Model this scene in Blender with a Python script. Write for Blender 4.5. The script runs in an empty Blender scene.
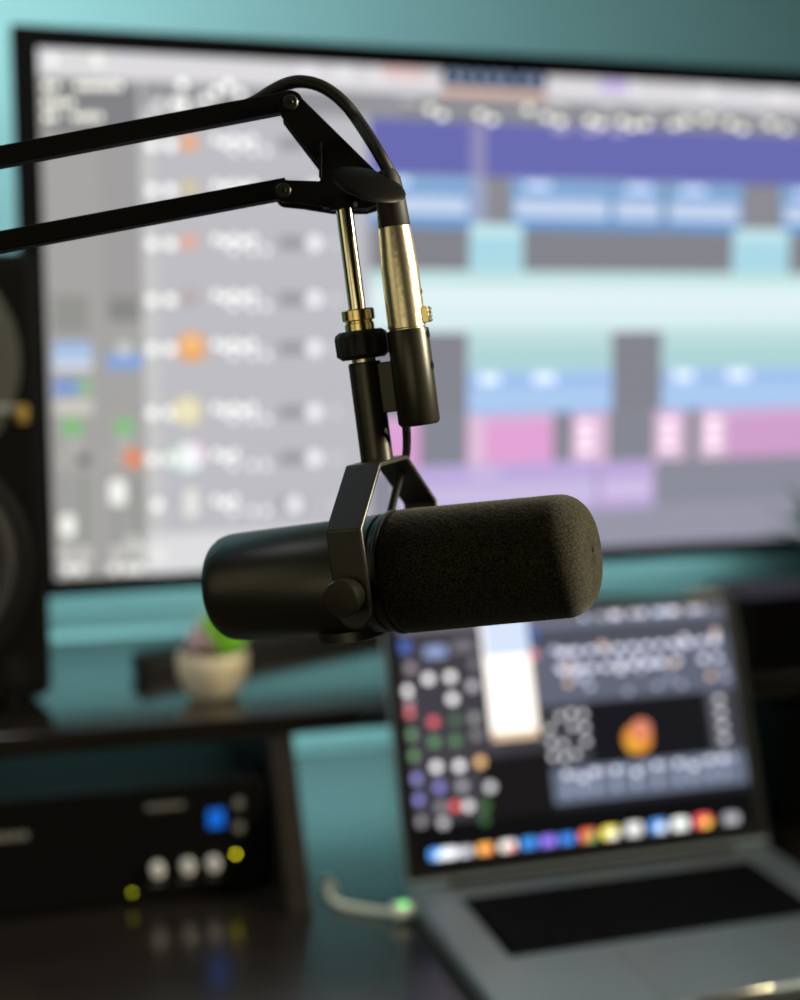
import bpy, bmesh, math, random
from mathutils import Vector, Matrix
random.seed(7)
PI = math.pi
SC = bpy.context.scene
COL = SC.collection

# ---------------------------------------------------------------- camera
CAM_Z = 1.270
PITCH = math.radians(-7.87)
YAW = math.radians(-15.67)
cd = bpy.data.cameras.new('camera')
cd.sensor_fit = 'VERTICAL'
cd.sensor_height = 36.0
cd.sensor_width = 28.8
cd.lens = 50.4
cd.clip_start = 0.02
cd.dof.use_dof = True
cd.dof.focus_distance = 0.655
cd.dof.aperture_fstop = 3.1
cd.dof.aperture_blades = 0
cam = bpy.data.objects.new('camera', cd)
COL.objects.link(cam)
cam.location = (0, 0, CAM_Z)
cam.rotation_euler = (PI / 2 + PITCH, 0, YAW)
SC.camera = cam

# ---------------------------------------------------------------- view and light
SC.view_settings.view_transform = 'Standard'
SC.view_settings.look = 'None'
SC.view_settings.exposure = 0.0
SC.view_settings.gamma = 1.0
SC.view_settings.use_curve_mapping = False

w = bpy.data.worlds.new('room_light')
SC.world = w
w.use_nodes = True
bg = w.node_tree.nodes['Background']
bg.inputs[0].default_value = (0.30, 0.29, 0.22, 1)
bg.inputs[1].default_value = 0.009


def area(name, loc, target, size, power, col, size_y=None, spread=180):
    l = bpy.data.lights.new(name, 'AREA')
    l.energy = power
    l.color = col
    l.size = size
    if size_y:
        l.shape = 'RECTANGLE'
        l.size_y = size_y
    l.spread = math.radians(spread)
    o = bpy.data.objects.new(name, l)
    COL.objects.link(o)
    o.location = loc
    d = Vector(target) - Vector(loc)
    o.rotation_euler = d.to_track_quat('-Z', 'Y').to_euler()
    return o


# added light from the upper left, out of view, washes the wall
area('wall_fill', (-0.55, 1.05, 2.15), (0.0, 1.62, 1.5), 0.9, 7.6, (0.97, 0.98, 1.0), 0.4, 95)
# added warm panel at left reflects in the metal; warm lamp on the right
area('warm_panel', (-1.75, 0.0, 1.65), (0, 0.7, 1.2), 1.1, 3.6, (1.0, 0.86, 0.52), 1.3)
area('room_lamp', (1.75, 0.25, 1.75), (0.2, 0.66, 1.15), 0.5, 10.5, (1.0, 0.88, 0.62), 0.9, 55)
area('side_fill', (-0.38, -0.32, 1.12), (0.15, 0.66, 1.24), 0.80, 0.29, (1.0, 0.86, 0.52), 0.50, 70)  # added warm fill behind the camera, mirrored in the rod and plug barrel
# unseen light added behind the screen's edge and under the shelf washes the wall
area('screen_backlight', (0.35, 1.56, 0.985), (0.35, 1.62, 0.95), 1.1, 0.47, (0.88, 1.0, 0.98), 0.02)
area('shelf_fill', (0.18, 1.50, 0.878), (0.18, 1.62, 0.80), 0.7, 1.05, (0.88, 1.0, 0.98), 0.02)

# ---------------------------------------------------------------- projection helper (finds where a point of the photo lies on a real plane)
FP = 1400.0
_R = Matrix.Rotation(YAW, 3, 'Z')
_cf = _R @ Vector((0, math.cos(PITCH), math.sin(PITCH)))
_cu = _R @ Vector((0, -math.sin(PITCH), math.cos(PITCH)))
_cr = _R @ Vector((1, 0, 0))
ORG = Vector((0, 0, CAM_Z))


def ray(x, y):
    return _cf + _cr * ((x - 400) / FP) - _cu * ((y - 500) / FP)


def hit(x, y, p0, n):
    d = ray(x, y)
    return ORG + d * ((Vector(p0) - ORG).dot(n) / d.dot(n))


# ---------------------------------------------------------------- materials
def mat(name, col, rough=0.5, metal=0.0, noise=0.0, scale=60.0, bump=0.0, coat=0.0, spec=0.5, emis=None, estr=0.0, ior=1.5, sheen=0.0):
    m = bpy.data.materials.new(name)
    m.use_nodes = True
    nt = m.node_tree
    b = nt.nodes['Principled BSDF']
    b.inputs['Base Color'].default_value = (*col, 1)
    b.inputs['Roughness'].default_value = rough
    b.inputs['Metallic'].default_value = metal
    b.inputs['Coat Weight'].default_value = coat
    b.inputs['Specular IOR Level'].default_value = spec
    b.inputs['IOR'].default_value = ior
    b.inputs['Sheen Weight'].default_value = sheen
    if emis:
        b.inputs['Emission Color'].default_value = (*emis, 1)
        b.inputs['Emission Strength'].default_value = estr
    if noise or bump:
        tc = nt.nodes.new('ShaderNodeTexCoord')
        nz = nt.nodes.new('ShaderNodeTexNoise')
        nz.inputs['Scale'].default_value = scale
        nz.inputs['Detail'].default_value = 5
        nt.links.new(tc.outputs['Object'], nz.inputs['Vector'])
        if noise > 0.9:
            mr = nt.nodes.new('ShaderNodeMapRange')
            mr.inputs[1].default_value = 0.40
            mr.inputs[2].default_value = 0.62
            nt.links.new(nz.outputs['Fac'], mr.inputs[0])
        if noise:
            mx = nt.nodes.new('ShaderNodeMix')
            mx.data_type = 'RGBA'
            mx.inputs[6].default_value = (*[c * (1 - noise) for c in col], 1)
            mx.inputs[7].default_value = (*[min(1, c * (1 + noise)) for c in col], 1)
            nt.links.new(mr.outputs[0] if noise > 0.9 else nz.outputs['Fac'], mx.inputs[0])
            nt.links.new(mx.outputs[2], b.inputs['Base Color'])
        if bump:
            bp = nt.nodes.new('ShaderNodeBump')
            bp.inputs['Strength'].default_value = bump
            bp.inputs['Distance'].default_value = 0.001
            nt.links.new(nz.outputs['Fac'], bp.inputs['Height'])
            nt.links.new(bp.outputs['Normal'], b.inputs['Normal'])
    return m


def wood(name, c1, c2, rough, spec=0.5, ior=1.5, coat=0.0):
    m = mat(name, c1, rough, spec=spec, ior=ior, coat=coat)
    nt = m.node_tree
    tc = nt.nodes.new('ShaderNodeTexCoord')
    mp = nt.nodes.new('ShaderNodeMapping')
    mp.inputs['Scale'].default_value = (1.5, 14, 14)
    nz = nt.nodes.new('ShaderNodeTexNoise')
    nz.inputs['Scale'].default_value = 6
    nz.inputs['Detail'].default_value = 8
    rp = nt.nodes.new('ShaderNodeValToRGB')
    rp.color_ramp.elements[0].position = 0.35
    rp.color_ramp.elements[0].color = (*c1, 1)
    rp.color_ramp.elements[1].position = 0.7
    rp.color_ramp.elements[1].color = (*c2, 1)
    nt.links.new(tc.outputs['Object'], mp.inputs[0])
    nt.links.new(mp.outputs[0], nz.inputs['Vector'])
    nt.links.new(nz.outputs['Fac'], rp.inputs[0])
    nt.links.new(rp.outputs[0], nt.nodes['Principled BSDF'].inputs['Base Color'])
    return m


def screen_mat(name, strength):
    m = bpy.data.materials.new(name)
    m.use_nodes = True
    nt = m.node_tree
    b = nt.nodes['Principled BSDF']
    at = nt.nodes.new('ShaderNodeAttribute')
    at.attribute_name = 'ui'
    b.inputs['Base Color'].default_value = (0.003, 0.003, 0.003, 1)
    b.inputs['Roughness'].default_value = 0.25
    b.inputs['IOR'].default_value = 1.15
    nt.links.new(at.outputs['Color'], b.inputs['Emission Color'])
    b.inputs['Emission Strength'].default_value = strength
    return m


M = {
    'wall': mat('teal_wall_paint', (0.235, 0.53, 0.55), 0.75, noise=0.05, scale=9, bump=0.15),
    'floor': wood('floor_boards', (0.05, 0.035, 0.022), (0.09, 0.06, 0.04), 0.5),
    'desk': wood('glossy_dark_desk', (0.006, 0.0045, 0.003), (0.012, 0.009, 0.006), 0.23, ior=3.1),
    'shelf': wood('glossy_dark_shelf', (0.006, 0.0045, 0.003), (0.012, 0.009, 0.006), 0.13, ior=3.3),
    'leg': wood('dark_wood_panel', (0.007, 0.006, 0.004), (0.012, 0.010, 0.007), 0.45, ior=1.3),
    'arm': mat('satin_black_metal', (0.003, 0.003, 0.0027), 0.6, 0.0, noise=0.15, scale=300, bump=0.05, spec=0.12),
    'mic': mat('matte_black_enamel', (0.016, 0.0155, 0.012), 0.38, 0.0, noise=0.12, scale=500, bump=0.10, spec=0.6),
    'tube': mat('semi_gloss_black_tube', (0.022, 0.021, 0.015), 0.33, 0.35, noise=0.1, scale=500, bump=0.04, spec=0.6),
    'edge': mat('worn_metal_edge', (0.25, 0.24, 0.2), 0.35, 0.9, noise=0.2, scale=300),
    'foam': mat('black_foam', (0.019, 0.018, 0.011), 0.95, noise=0.95, scale=1300, bump=0.25, spec=0.1, sheen=0.1),
    'chrome': mat('polished_nickel', (0.80, 0.74, 0.56), 0.13, 1.0, noise=0.04, scale=200),
    'satin': mat('satin_nickel', (0.74, 0.67, 0.48), 0.30, 1.0, noise=0.10, scale=400, bump=0.15),
    'brass': mat('brass_thread', (0.72, 0.58, 0.28), 0.22, 1.0, noise=0.08, scale=200),
    'rubber': mat('black_rubber', (0.010, 0.010, 0.009), 0.55, noise=0.1, scale=200, spec=0.3),
    'plastic': mat('black_plastic', (0.003, 0.003, 0.003), 0.45, noise=0.1, scale=120, ior=1.25),
    'bezel': mat('black_bezel', (0.003, 0.003, 0.003), 0.5, noise=0.05, scale=80, ior=1.15),
    'cab': mat('black_vinyl_cabinet', (0.004, 0.004, 0.004), 0.5, noise=0.2, scale=200, bump=0.05, ior=1.1),
    'cone': mat('speaker_cone', (0.006, 0.0065, 0.005), 0.55, noise=0.15, scale=60),
    'guide': mat('grey_waveguide', (0.022, 0.025, 0.018), 0.7, noise=0.08, scale=60),
    'alu': mat('laptop_aluminium', (0.25, 0.30, 0.325), 0.42, 0.75, noise=0.03, scale=300),
    'pad': mat('trackpad_glass', (0.20, 0.245, 0.265), 0.35, 0.6, noise=0.03, scale=200),
    'key': mat('black_key', (0.003, 0.003, 0.004), 0.7, noise=0.1, scale=200, ior=1.12),
    'well': mat('keyboard_well', (0.004, 0.004, 0.005), 0.7, 0.0, ior=1.12, noise=0.1, scale=200),
    'pot': mat('cream_ceramic', (0.50, 0.44, 0.31), 0.45, noise=0.06, scale=40),
    'soil': mat('potting_soil', (0.03, 0.02, 0.012), 0.9, noise=0.5, scale=300, bump=1),
    'leaf': mat('succulent_green', (0.18, 0.50, 0.03), 0.45, noise=0.3, scale=40, spec=0.4),
    'tip': mat('pale_pink_leaf', (0.55, 0.38, 0.42), 0.5, noise=0.2, scale=60),
    'dleaf': mat('deep_green_leaf', (0.01, 0.16, 0.03), 0.45, noise=0.3, scale=40),
    'white_cable': mat('white_cable', (0.62, 0.66, 0.55), 0.5, noise=0.03, scale=80),
    'label': mat('pale_print', (0.14, 0.14, 0.13), 0.6, noise=0.05, scale=90),
    'lit_knob': mat('backlit_knob', (0.5, 0.5, 0.47), 0.4, emis=(0.9, 0.9, 0.82), estr=0.10),
    'silver': mat('silver_knob', (0.45, 0.45, 0.42), 0.3, 0.8, noise=0.05, scale=200),
    'gold': mat('gold_badge', (0.40, 0.27, 0.08), 0.45, 0.9, noise=0.05, scale=200),
    'led_green': mat('green_led', (0.02, 0.2, 0.05), 0.4, emis=(0.02, 0.8, 0.12), estr=3.0),
    'led_yellow': mat('yellow_led', (0.3, 0.3, 0.02), 0.4, emis=(1.0, 0.9, 0.02), estr=8.0),
    'led_olive': mat('dim_yellow_led', (0.2, 0.2, 0.02), 0.4, emis=(0.9, 0.95, 0.03), estr=3.6),
    'led_blue': mat('blue_display', (0.0, 0.05, 0.3), 0.4, emis=(0.005, 0.16, 0.80), estr=0.6),
    'tv_screen': screen_mat('lit_tv_screen', 1.0),
    'lap_screen': screen_mat('lit_laptop_screen', 1.0),
}


# ---------------------------------------------------------------- mesh helpers
class MB:
    """collects shapes in one bmesh; build() links them as one mesh object"""
    def __init__(s):
        s.bm = bmesh.new()

    def box(s, x0, x1, y0, y1, z0, z1, mtx=None):
        vs = [s.bm.verts.new((x, y, z)) for z in (z0, z1) for y in (y0, y1) for x in (x0, x1)]
        for f in ((0, 2, 3, 1), (4, 5, 7, 6), (0, 1, 5, 4), (2, 6, 7, 3), (0, 4, 6, 2), (1, 3, 7, 5)):
            s.bm.faces.new([vs[i] for i in f])
        if mtx:
            for v in vs:
                v.co = mtx @ v.co
        return s

    def lathe(s, prof, n=48, axis='Z', mtx=None, caps=True):
        """prof: list of (t, r) along the axis"""
        rings = []
        allv = []
        for t, r in prof:
            ring = []
            for k in range(n):
                a = 2 * PI * k / n
                c, d = r * math.cos(a), r * math.sin(a)
                p = {'Z': (c, d, t), 'X': (t, c, d), 'Y': (d, t, c)}[axis]
                ring.append(s.bm.verts.new(p))
            rings.append(ring)
            allv += ring
        for a, b in zip(rings, rings[1:]):
            for k in range(n):
                s.bm.faces.new((a[k], a[(k + 1) % n], b[(k + 1) % n], b[k])).smooth = True
        if caps:
            s.bm.faces.new(list(reversed(rings[0])))
            s.bm.faces.new(rings[-1])
        if mtx:
            for v in allv:
                v.co = mtx @ v.co
        return s

    def prism(s, pts, d0, d1, fn=lambda a, b, c: (a, c, b)):
        """outline pts (a, b) extruded from depth d0 to d1"""
        A = [s.bm.verts.new(fn(a, b, d0)) for a, b in pts]
        B = [s.bm.verts.new(fn(a, b, d1)) for a, b in pts]
        s.bm.faces.new(A)
        s.bm.faces.new(list(reversed(B)))
        n = len(pts)
        for i in range(n):
            s.bm.faces.new((A[(i + 1) % n], A[i], B[i], B[(i + 1) % n]))
        return s

    def tube(s, pts, r, n=12, radii=None):
        pts = [Vector(p) for p in pts]
        rings = []
        up = Vector((0.13, 0.2, 0.97))
        for i, p in enumerate(pts):
            t = (pts[min(i + 1, len(pts) - 1)] - pts[max(i - 1, 0)]).normalized()
            x = up.cross(t)
            if x.length < 1e-4:
                x = Vector((1, 0, 0)).cross(t)
            x.normalize()
            y = t.cross(x)
            rr = radii[i] if radii else r
            rings.append([s.bm.verts.new(p + x * math.cos(2 * PI * k / n) * rr + y * math.sin(2 * PI * k / n) * rr) for k in range(n)])
            up = -x.cross(t) if False else y
        for a, b in zip(rings, rings[1:]):
            for k in range(n):
                s.bm.faces.new((a[k], a[(k + 1) % n], b[(k + 1) % n], b[k])).smooth = True
        s.bm.faces.new(list(reversed(rings[0])))
        s.bm.faces.new(rings[-1])
        return s

    def build(s, name, m, parent=None, bevel=0.0, seg=2, mtx=None):
        bmesh.ops.recalc_face_normals(s.bm, faces=s.bm.faces[:])
        me = bpy.data.meshes.new(name)
        s.bm.to_mesh(me)
        s.bm.free()
        me.materials.append(m)
        me.set_sharp_from_angle(angle=math.radians(32))
        o = bpy.data.objects.new(name, me)
        COL.objects.link(o)
        if parent:
            o.parent = parent
        if mtx:
            o.matrix_local = mtx
        if bevel:
            b = o.modifiers.new('bevel', 'BEVEL')
            b.width = bevel
            b.segments = seg
            b.limit_method = 'ANGLE'
            b.angle_limit = math.radians(35)
        return o


def smooth_path(pts, k=8):
    """Catmull-Rom through the points"""
    P = [Vector(p) for p in pts]
    P = [2 * P[0] - P[1]] + P + [2 * P[-1] - P[-2]]
    out = []
    for i in range(1, len(P) - 2):
        for j in range(k):
            t = j / k
            a, b, c, d = P[i - 1:i + 3]
            out.append(0.5 * ((2 * b) + (c - a) * t + (2 * a - 5 * b + 4 * c - d) * t * t + (3 * b - a - 3 * c + d) * t ** 3))
    out.append(P[-2])
    return out


def tag(o, label, cat, group=None):
    o['label'] = label
    o['category'] = cat
    if group:
        o['group'] = group
    return o


def thing(name, label, cat, loc=(0, 0, 0), rz=0.0, mtx=None, group=None):
    o = bpy.data.objects.new(name, None)
    o.empty_display_size = 0.05
    COL.objects.link(o)
    if mtx:
        o.matrix_world = mtx
    else:
        o.location = loc
        o.rotation_euler = (0, 0, rz)
    return tag(o, label, cat, group)


def structure(o):
    o['kind'] = 'structure'
    return o


def srgb(c):
    return [((v / 255) / 12.92 if v / 255 <= 0.04045 else ((v / 255 + 0.055) / 1.055) ** 2.4) for v in c]


class Screen:
    """a lit display: flat coloured patches laid over each other on one surface (local x right, z up, facing -y)"""
    def __init__(s):
        s.bm = bmesh.new()
        s.layer = s.bm.loops.layers.float_color.new('ui')
        s.k = 0

    def poly(s, pts, col, gain=1.0):
        s.k += 1
        y = -0.000004 * s.k
        f = s.bm.faces.new([s.bm.verts.new((a, y, b)) for a, b in pts])
        c = [v * gain for v in srgb(col)]
        for l in f.loops:
            l[s.layer] = (*c, 1)

    def rect(s, x0, x1, z0, z1, col, r=0.0, gain=1.0):
        x0, x1 = min(x0, x1), max(x0, x1)
        z0, z1 = min(z0, z1), max(z0, z1)
        r = min(r, (x1 - x0) / 2, (z1 - z0) / 2)
        if r <= 0:
            pts = [(x0, z0), (x1, z0), (x1, z1), (x0, z1)]
        else:
            pts = []
            for cx, cz, a0 in ((x1 - r, z0 + r, -90), (x1 - r, z1 - r, 0), (x0 + r, z1 - r, 90), (x0 + r, z0 + r, 180)):
                for j in range(5):
                    a = math.radians(a0 + 22.5 * j)
                    pts.append((cx + r * math.cos(a), cz + r * math.sin(a)))
        s.poly(pts, col, gain)

    def build(s, name, m, parent, mtx=None):
        me = bpy.data.meshes.new(name)
        s.bm.to_mesh(me)
        s.bm.free()
        me.materials.append(m)
        o = bpy.data.objects.new(name, me)
        COL.objects.link(o)
        o.parent = parent
        if mtx:
            o.matrix_local = mtx
        return o


# ================================================================ SETTING
WALL_Y = 1.62
structure(MB().box(-1.6, 2.6, WALL_Y, WALL_Y + 0.1, 0, 2.6).build('wall_back', M['wall']))
structure(MB().box(-1.6, 2.6, -1.8, WALL_Y, -0.1, 0).build('floor', M['floor']))
structure(MB().box(-1.6, 2.6, WALL_Y - 0.015, WALL_Y, 0, 0.1).build('baseboard_back', M['leg'], bevel=0.003))

# ================================================================ DESK
DZ = 0.75
desk = thing('desk', 'wide dark glossy desk carrying the laptop and the low shelf', 'desk', (0.4, 1.22, 0))
MB().box(-1.3, 1.3, -0.34, 0.345, DZ - 0.03, DZ).build('desktop', M['desk'], desk, bevel=0.003)
for sx in (-1, 1):
    for sy in (-1, 1):
        MB().prism([(-0.03, -0.03), (0.03, -0.03), (0.03, 0.03), (-0.03, 0.03)], 0, DZ - 0.03, lambda a, b, c: (a, b, c)).build(
            'leg', M['leg'], desk, bevel=0.003, mtx=Matrix.Translation((sx * 1.22, sy * 0.29, 0)))

# ================================================================ SHELF RISER ON THE DESK
SZ = 0.905
riser = thing('desk_shelf', 'low dark wooden monitor shelf standing on the desk behind the laptop', 'shelf', (0.4, 1.21, DZ))
MB().box(-1.15, 1.15, 0, 0.345, SZ - 0.02 - DZ, SZ - DZ).build('shelf_board', M['shelf'], riser, bevel=0.0015)
for x in (-1.1, -0.172, 0.15, 1.08):
    MB().prism([(-0.085, 0.0), (0.34, 0.0), (0.34, SZ - 0.02 - DZ), (0.002, SZ - 0.02 - DZ)], x - 0.011, x + 0.011,
               lambda a, b, c: (c, a, b)).build('side_panel', M['leg'], riser, bevel=0.0015)

# ================================================================ TELEVISION
TX, TY, TZ = 0.041, 1.461, 0.991     # lower left corner of the lit panel
TW, TH = 0.952, 0.530
TB_ = math.radians(2.5)
tv = thing('large_monitor', 'large flat screen showing the music editing window with coloured tracks', 'monitor', (TX + TW / 2 * math.cos(TB_), TY + TW / 2 * math.sin(TB_), SZ), TB_)
ox = -TW / 2
oz = TZ - SZ
B = 0.0175
BS = 0.0245
fr = MB()
fr.box(ox - BS, ox + TW + BS, -0.004, 0.004, oz - B, oz)
fr.box(ox - BS, ox + TW + BS, -0.004, 0.004, oz + TH, oz + TH + B + 0.003)
fr.box(ox - BS, ox, -0.004, 0.004, oz, oz + TH)
fr.box(ox + TW, ox + TW + BS, -0.004, 0.004, oz, oz + TH)
fr.build('bezel', M['bezel'], tv, bevel=0.001)
MB().box(ox - BS, ox + TW + BS, 0.004, 0.022, oz - B, oz + TH + B).box(ox + 0.2, ox + TW - 0.2, 0.022, 0.05, oz + 0.02, oz + 0.3).build('housing', M['bezel'], tv, bevel=0.004)
MB().box(-0.035, 0.035, 0.022, 0.045, 0.012, oz + 0.12).build('stand_neck', M['plastic'], tv, bevel=0.004)
for sgn in (-1, 1):
    MB().prism([(0.03, 0.05), (-0.01, 0.05), (sgn * 0.405, -0.105), (sgn * 0.41, -0.075), (sgn * 0.40, -0.062)][1:] + [(sgn * 0.01, 0.085)],
               0.0, 0.022, lambda a, b, c: (a, b, c)).build('stand_foot', M['plastic'], tv, bevel=0.003)

TP0 = Vector((TX, TY, TZ))
TN = Vector((math.sin(TB_), -math.cos(TB_), 0))


def tuv(px, py):
    p = hit(px, py, TP0, TN)
    return (p.x - TX) * math.cos(TB_) + (p.y - TY) * math.sin(TB_), p.z - TZ


tvs = Screen()


def TR(x0, y0, x1, y1, col, r=0.0, gain=1.0):
    """patch between photo columns x0..x1; y0 and y1 are taken at the middle of the patch"""
    xm, ym = (x0 + x1) / 2, (y0 + y1) / 2
    u0, u1 = max(0, tuv(x0, ym)[0]), min(TW, tuv(x1, ym)[0])
    v0, v1 = min(TH, tuv(xm, y0)[1]), max(0, tuv(xm, y1)[1])
    tvs.rect(u0 - TW / 2, u1 - TW / 2, v0 + oz, v1 + oz, col, r, gain)


def TC(x, y, r, col, gain=1.0):
    TR(x - r, y - r, x + r, y + r, col, 1, gain)


W_ = (236, 236, 234)
tvs.rect(-TW / 2, TW / 2, oz, oz + TH, (150, 152, 160))
# horizontal bands measured at photo column 495
bands = [(60, 98, (222, 220, 224)), (98, 123, (142, 142, 148)), (123, 177, (106, 108, 178)), (177, 229, (140, 140, 146)),
         (229, 271, (132, 132, 140)), (271, 332, (218, 240, 242)), (332, 412, (132, 133, 142)), (412, 466, (134, 136, 148)),
         (466, 512, (140, 141, 154)), (512, 566, (152, 151, 168))]


def vrow(y):
    return tuv(495, y)[1]


def TB(x0, ya, x1, yb, col, r=0.0, gain=1.0):
    """patch between photo columns, rows given at column 495 and followed along the panel"""
    va, vb = min(TH, vrow(ya)), max(0, vrow(yb))
    # column at the row's own height
    um = (va + vb) / 2

    def ucol(x):
        y = 300
        for _ in range(6):
            u, v = tuv(x, y)
            y -= (um - v) * FP / 1.5
        return tuv(x, y)[0]
    u0, u1 = max(0, ucol(x0)), min(TW, ucol(x1))
    tvs.rect(u0 - TW / 2, u1 - TW / 2, va + oz, vb + oz, col, r, gain)


for a, b, c in bands:
    TB(20, a, 900, b, c)
# toolbar
for i, x in enumerate((52, 70, 84, 97, 110)):
    TR(x - 5, 54, x + 5, 66, (246, 246, 240) if i in (0, 3) else (212, 212, 206), 0.002, 1.12)
for x in (300, 335, 372, 620, 700, 770):
    TB(x, 74, x + 16, 86, (240, 238, 242), 0.003)
TB(380, 72, 425, 84, (235, 205, 203), 0.003)
TB(600, 72, 628, 88, (205, 190, 232), 0.003)
TB(442, 66, 546, 89, (38, 52, 84), 0.003)
for x in (450, 462, 476, 490, 503, 520, 532):
    TB(x, 71, x + 7, 83, (150, 165, 190), 0.002)
TB(440, 90, 548, 98, (222, 188, 172), 0.002)
# ruler marks
for x, y in ((388, 113), (430, 112), (442, 118), (480, 115), (492, 120), (528, 108), (546, 115), (560, 119), (590, 116), (600, 120), (622, 116),
             (633, 120), (645, 118), (674, 117), (685, 113), (706, 110), (730, 113), (742, 118), (770, 112), (785, 116)):
    TB(x - 4, y - 3, x + 4, y + 3, (232, 230, 214), 0.002, 1.9)
for x in (408, 556, 606, 650, 690, 715, 760):
    TB(x - 8, 103, x + 10, 108, (196, 196, 194), 0.002)
for x in (560, 590, 618):
    TB(x - 8, 124, x + 9, 129, (190, 180, 220), 0.002)
# playhead
TB(471, 124, 485, 229, (150, 146, 184), 0.0)
# blue region row
for x0, x1 in ((370, 471), (511, 611), (612, 663), (666, 742), (781, 890)):
    TB(x0, 178, x1, 229, (112, 156, 208))
    TB(x0, 178, x1, 190, (138, 176, 216))
    TB(x0 + 3, 197, x1 - 3, 217, (198, 214, 240), 0.004)
    TB(x0 + 14, 181, x0 + 40, 188, (190, 204, 232), 0.003, 1.5)
TB(471, 178, 485, 229, (160, 170, 200))
# cyan clips
for x0, x1 in ((469, 523), (732, 789)):
    TB(x0, 224, x1, 271, (172, 218, 232), 0.003)
    TB(x0 + 3, 225, x1 - 3, 236, (200, 234, 240), 0.003)
# mint row
TB(368, 271, 890, 283, (196, 228, 228))
TB(368, 290, 890, 308, (228, 244, 248))
# aqua and blue rows
for x0, x1 in ((467, 612), (661, 890)):
    TB(x0, 331, x1, 372, (176, 214, 216))
    TB(x0 + 4, 336, x1 - 4, 346, (196, 224, 226))
    TB(x0, 372, x1, 414, (164, 196, 240))
    TB(x0 + 3, 394, x1 - 3, 404, (180, 210, 244))
    TB(x0 + 12, 374, x0 + 32, 384, (216, 226, 244), 0.003, 1.4)
    TB(x0 + 66, 374, x0 + 88, 384, (216, 226, 244), 0.003, 1.4)
# pink row
for x0, x1, c in ((340, 419, (224, 162, 212)), (467, 553, (226, 164, 214)), (572, 607, (224, 190, 218)), (654, 686, (220, 188, 214)),
                  (699, 726, (222, 192, 216)), (726, 890, (208, 160, 204))):
    TB(x0, 414, x1, 466, c, 0.002)
    TB(x0, 414, x1, 421, (216, 184, 216))
for x in (578, 661, 706):
    for y in (424, 436, 448):
        TB(x, y, x + 14, y + 8, (240, 216, 232), 0.004, 1.5)
TB(469, 416, 484, 464, (228, 196, 222), 0.003)
# lilac row
TB(396, 464, 596, 514, (190, 172, 222))
TB(396, 484, 596, 508, (202, 190, 228))
TB(598, 466, 654, 514, (192, 170, 220), 0.002)
TB(602, 486, 650, 502, (212, 196, 232), 0.004)
TB(470, 468, 500, 478, (206, 190, 226), 0.003)

# track header pane
TB(143, 98, 369, 566, (190, 190, 196))
TB(143, 98, 400, 123, (150, 150, 154))
for y0 in (123, 178, 232, 283, 333, 383, 433, 483):
    TB(160, y0, 368, y0 + 3, (186, 186, 191))
TB(143, 123, 160, 566, (200, 200, 200))
# inspector column
TB(20, 98, 143, 566, (166, 164, 162))
TB(20, 98, 47, 566, (182, 180, 176))
TR(48, 82, 139, 134, (130, 129, 133))
TR(101, 134, 141, 300, (160, 158, 158))
for x0, x1, y in ((44, 62, 86), (76, 124, 86), (44, 78, 103), (44, 66, 117), (72, 106, 117)):
    n = max(1, int((x1 - x0) / 8))
    for i in range(n):
        TR(x0 + i * 8, y - 3.5, x0 + i * 8 + 5.5, y + 3.5, (232, 232, 218), 0.002, 1.8)
for x, y in ((182, 85), (175, 103), (184, 104), (205, 100), (216, 92), (228, 86), (240, 95), (158, 104)):
    TC(x, y, 4.5, (236, 236, 230) if x != 158 else (205, 205, 204), 1.8)

rows = [(143, (232, 176, 140)), (188, (214, 200, 160)), (242, (228, 176, 160)), (298, (186, 170, 172)), (347, (238, 166, 98)),
        (411, (232, 220, 176)), (457, (240, 244, 248)), (503, (236, 236, 230))]
for i, (y, c) in enumerate(rows):
    for x in (152, 170):
        if i != 7 or x == 170 - 18:
            TC(x + (5 if i == 7 else 0), y + 2, 5.5, (236, 236, 232), 1.5)
    if i in (4,):
        TR(178, y - 14, 205, y + 14, c, 0.008)
        TR(182, y - 10, 200, y + 4, (250, 200, 140), 0.006)
    elif i == 5:
        TC(187, y, 15, c)
        TC(187, y, 9, (240, 232, 200))
    elif i == 6:
        TC(187, y, 16, (190, 226, 200))
        TC(192, y - 2, 14, (236, 200, 224))
        TC(189, y, 13, (250, 252, 255))
    elif i == 7:
        TR(184, y - 15, 198, y + 15, c, 0.01)
    else:
        TC(189, y, 9 if i != 0 else 10, c)
    n = 5 if i not in (6, 7) else 3
    for k in range(n):
        TR(213 + k * 9, y - 7 + (k % 2) * 3, 219 + k * 9, y + 1 + (k % 2) * 3, (240, 240, 236), 0.002, 1.6)
    for x in (233, 252, 266):
        TC(x, y + 8, 3.5, (236, 236, 236), 1.4)
    TR(278, y - 5, 305, y + 7, (150, 150, 157), 0.004)
    TC(314 if i != 7 else 294, y + 1, 7, (232, 232, 234), 1.35)
    TC(335, y + 1, 4, (220, 222, 226))
TR(146, 530, 330, 577, (222, 222, 224))
TC(158, 555, 8, (238, 238, 236))
# channel strips
TR(52, 295, 88, 332, (148, 148, 144))
TR(108, 298, 140, 322, (136, 136, 134))
TR(53, 342, 92, 371, (160, 186, 224), 0.002)
TR(53, 353, 92, 357, (200, 226, 240))
TR(53, 362, 92, 371, (214, 218, 230), 0.002)
TR(107, 352, 142, 370, (136, 166, 218), 0.003)
TR(117, 342, 131, 356, (204, 208, 206), 0.003)
TR(53, 379, 78, 396, (130, 158, 212), 0.002)
TR(78, 379, 92, 395, (146, 188, 150), 0.002)
TR(54, 399, 93, 415, (204, 202, 192), 0.005)
TC(72, 427, 11, (136, 190, 130))
TC(124, 427, 11, (138, 190, 134))
TC(74, 444, 7, (180, 180, 176))
TC(124, 442, 7, (182, 182, 180))
TC(66, 459, 8, (186, 186, 176))
TC(66, 459, 5, (160, 160, 154))
TC(84, 460, 6, (106, 106, 104))
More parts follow.
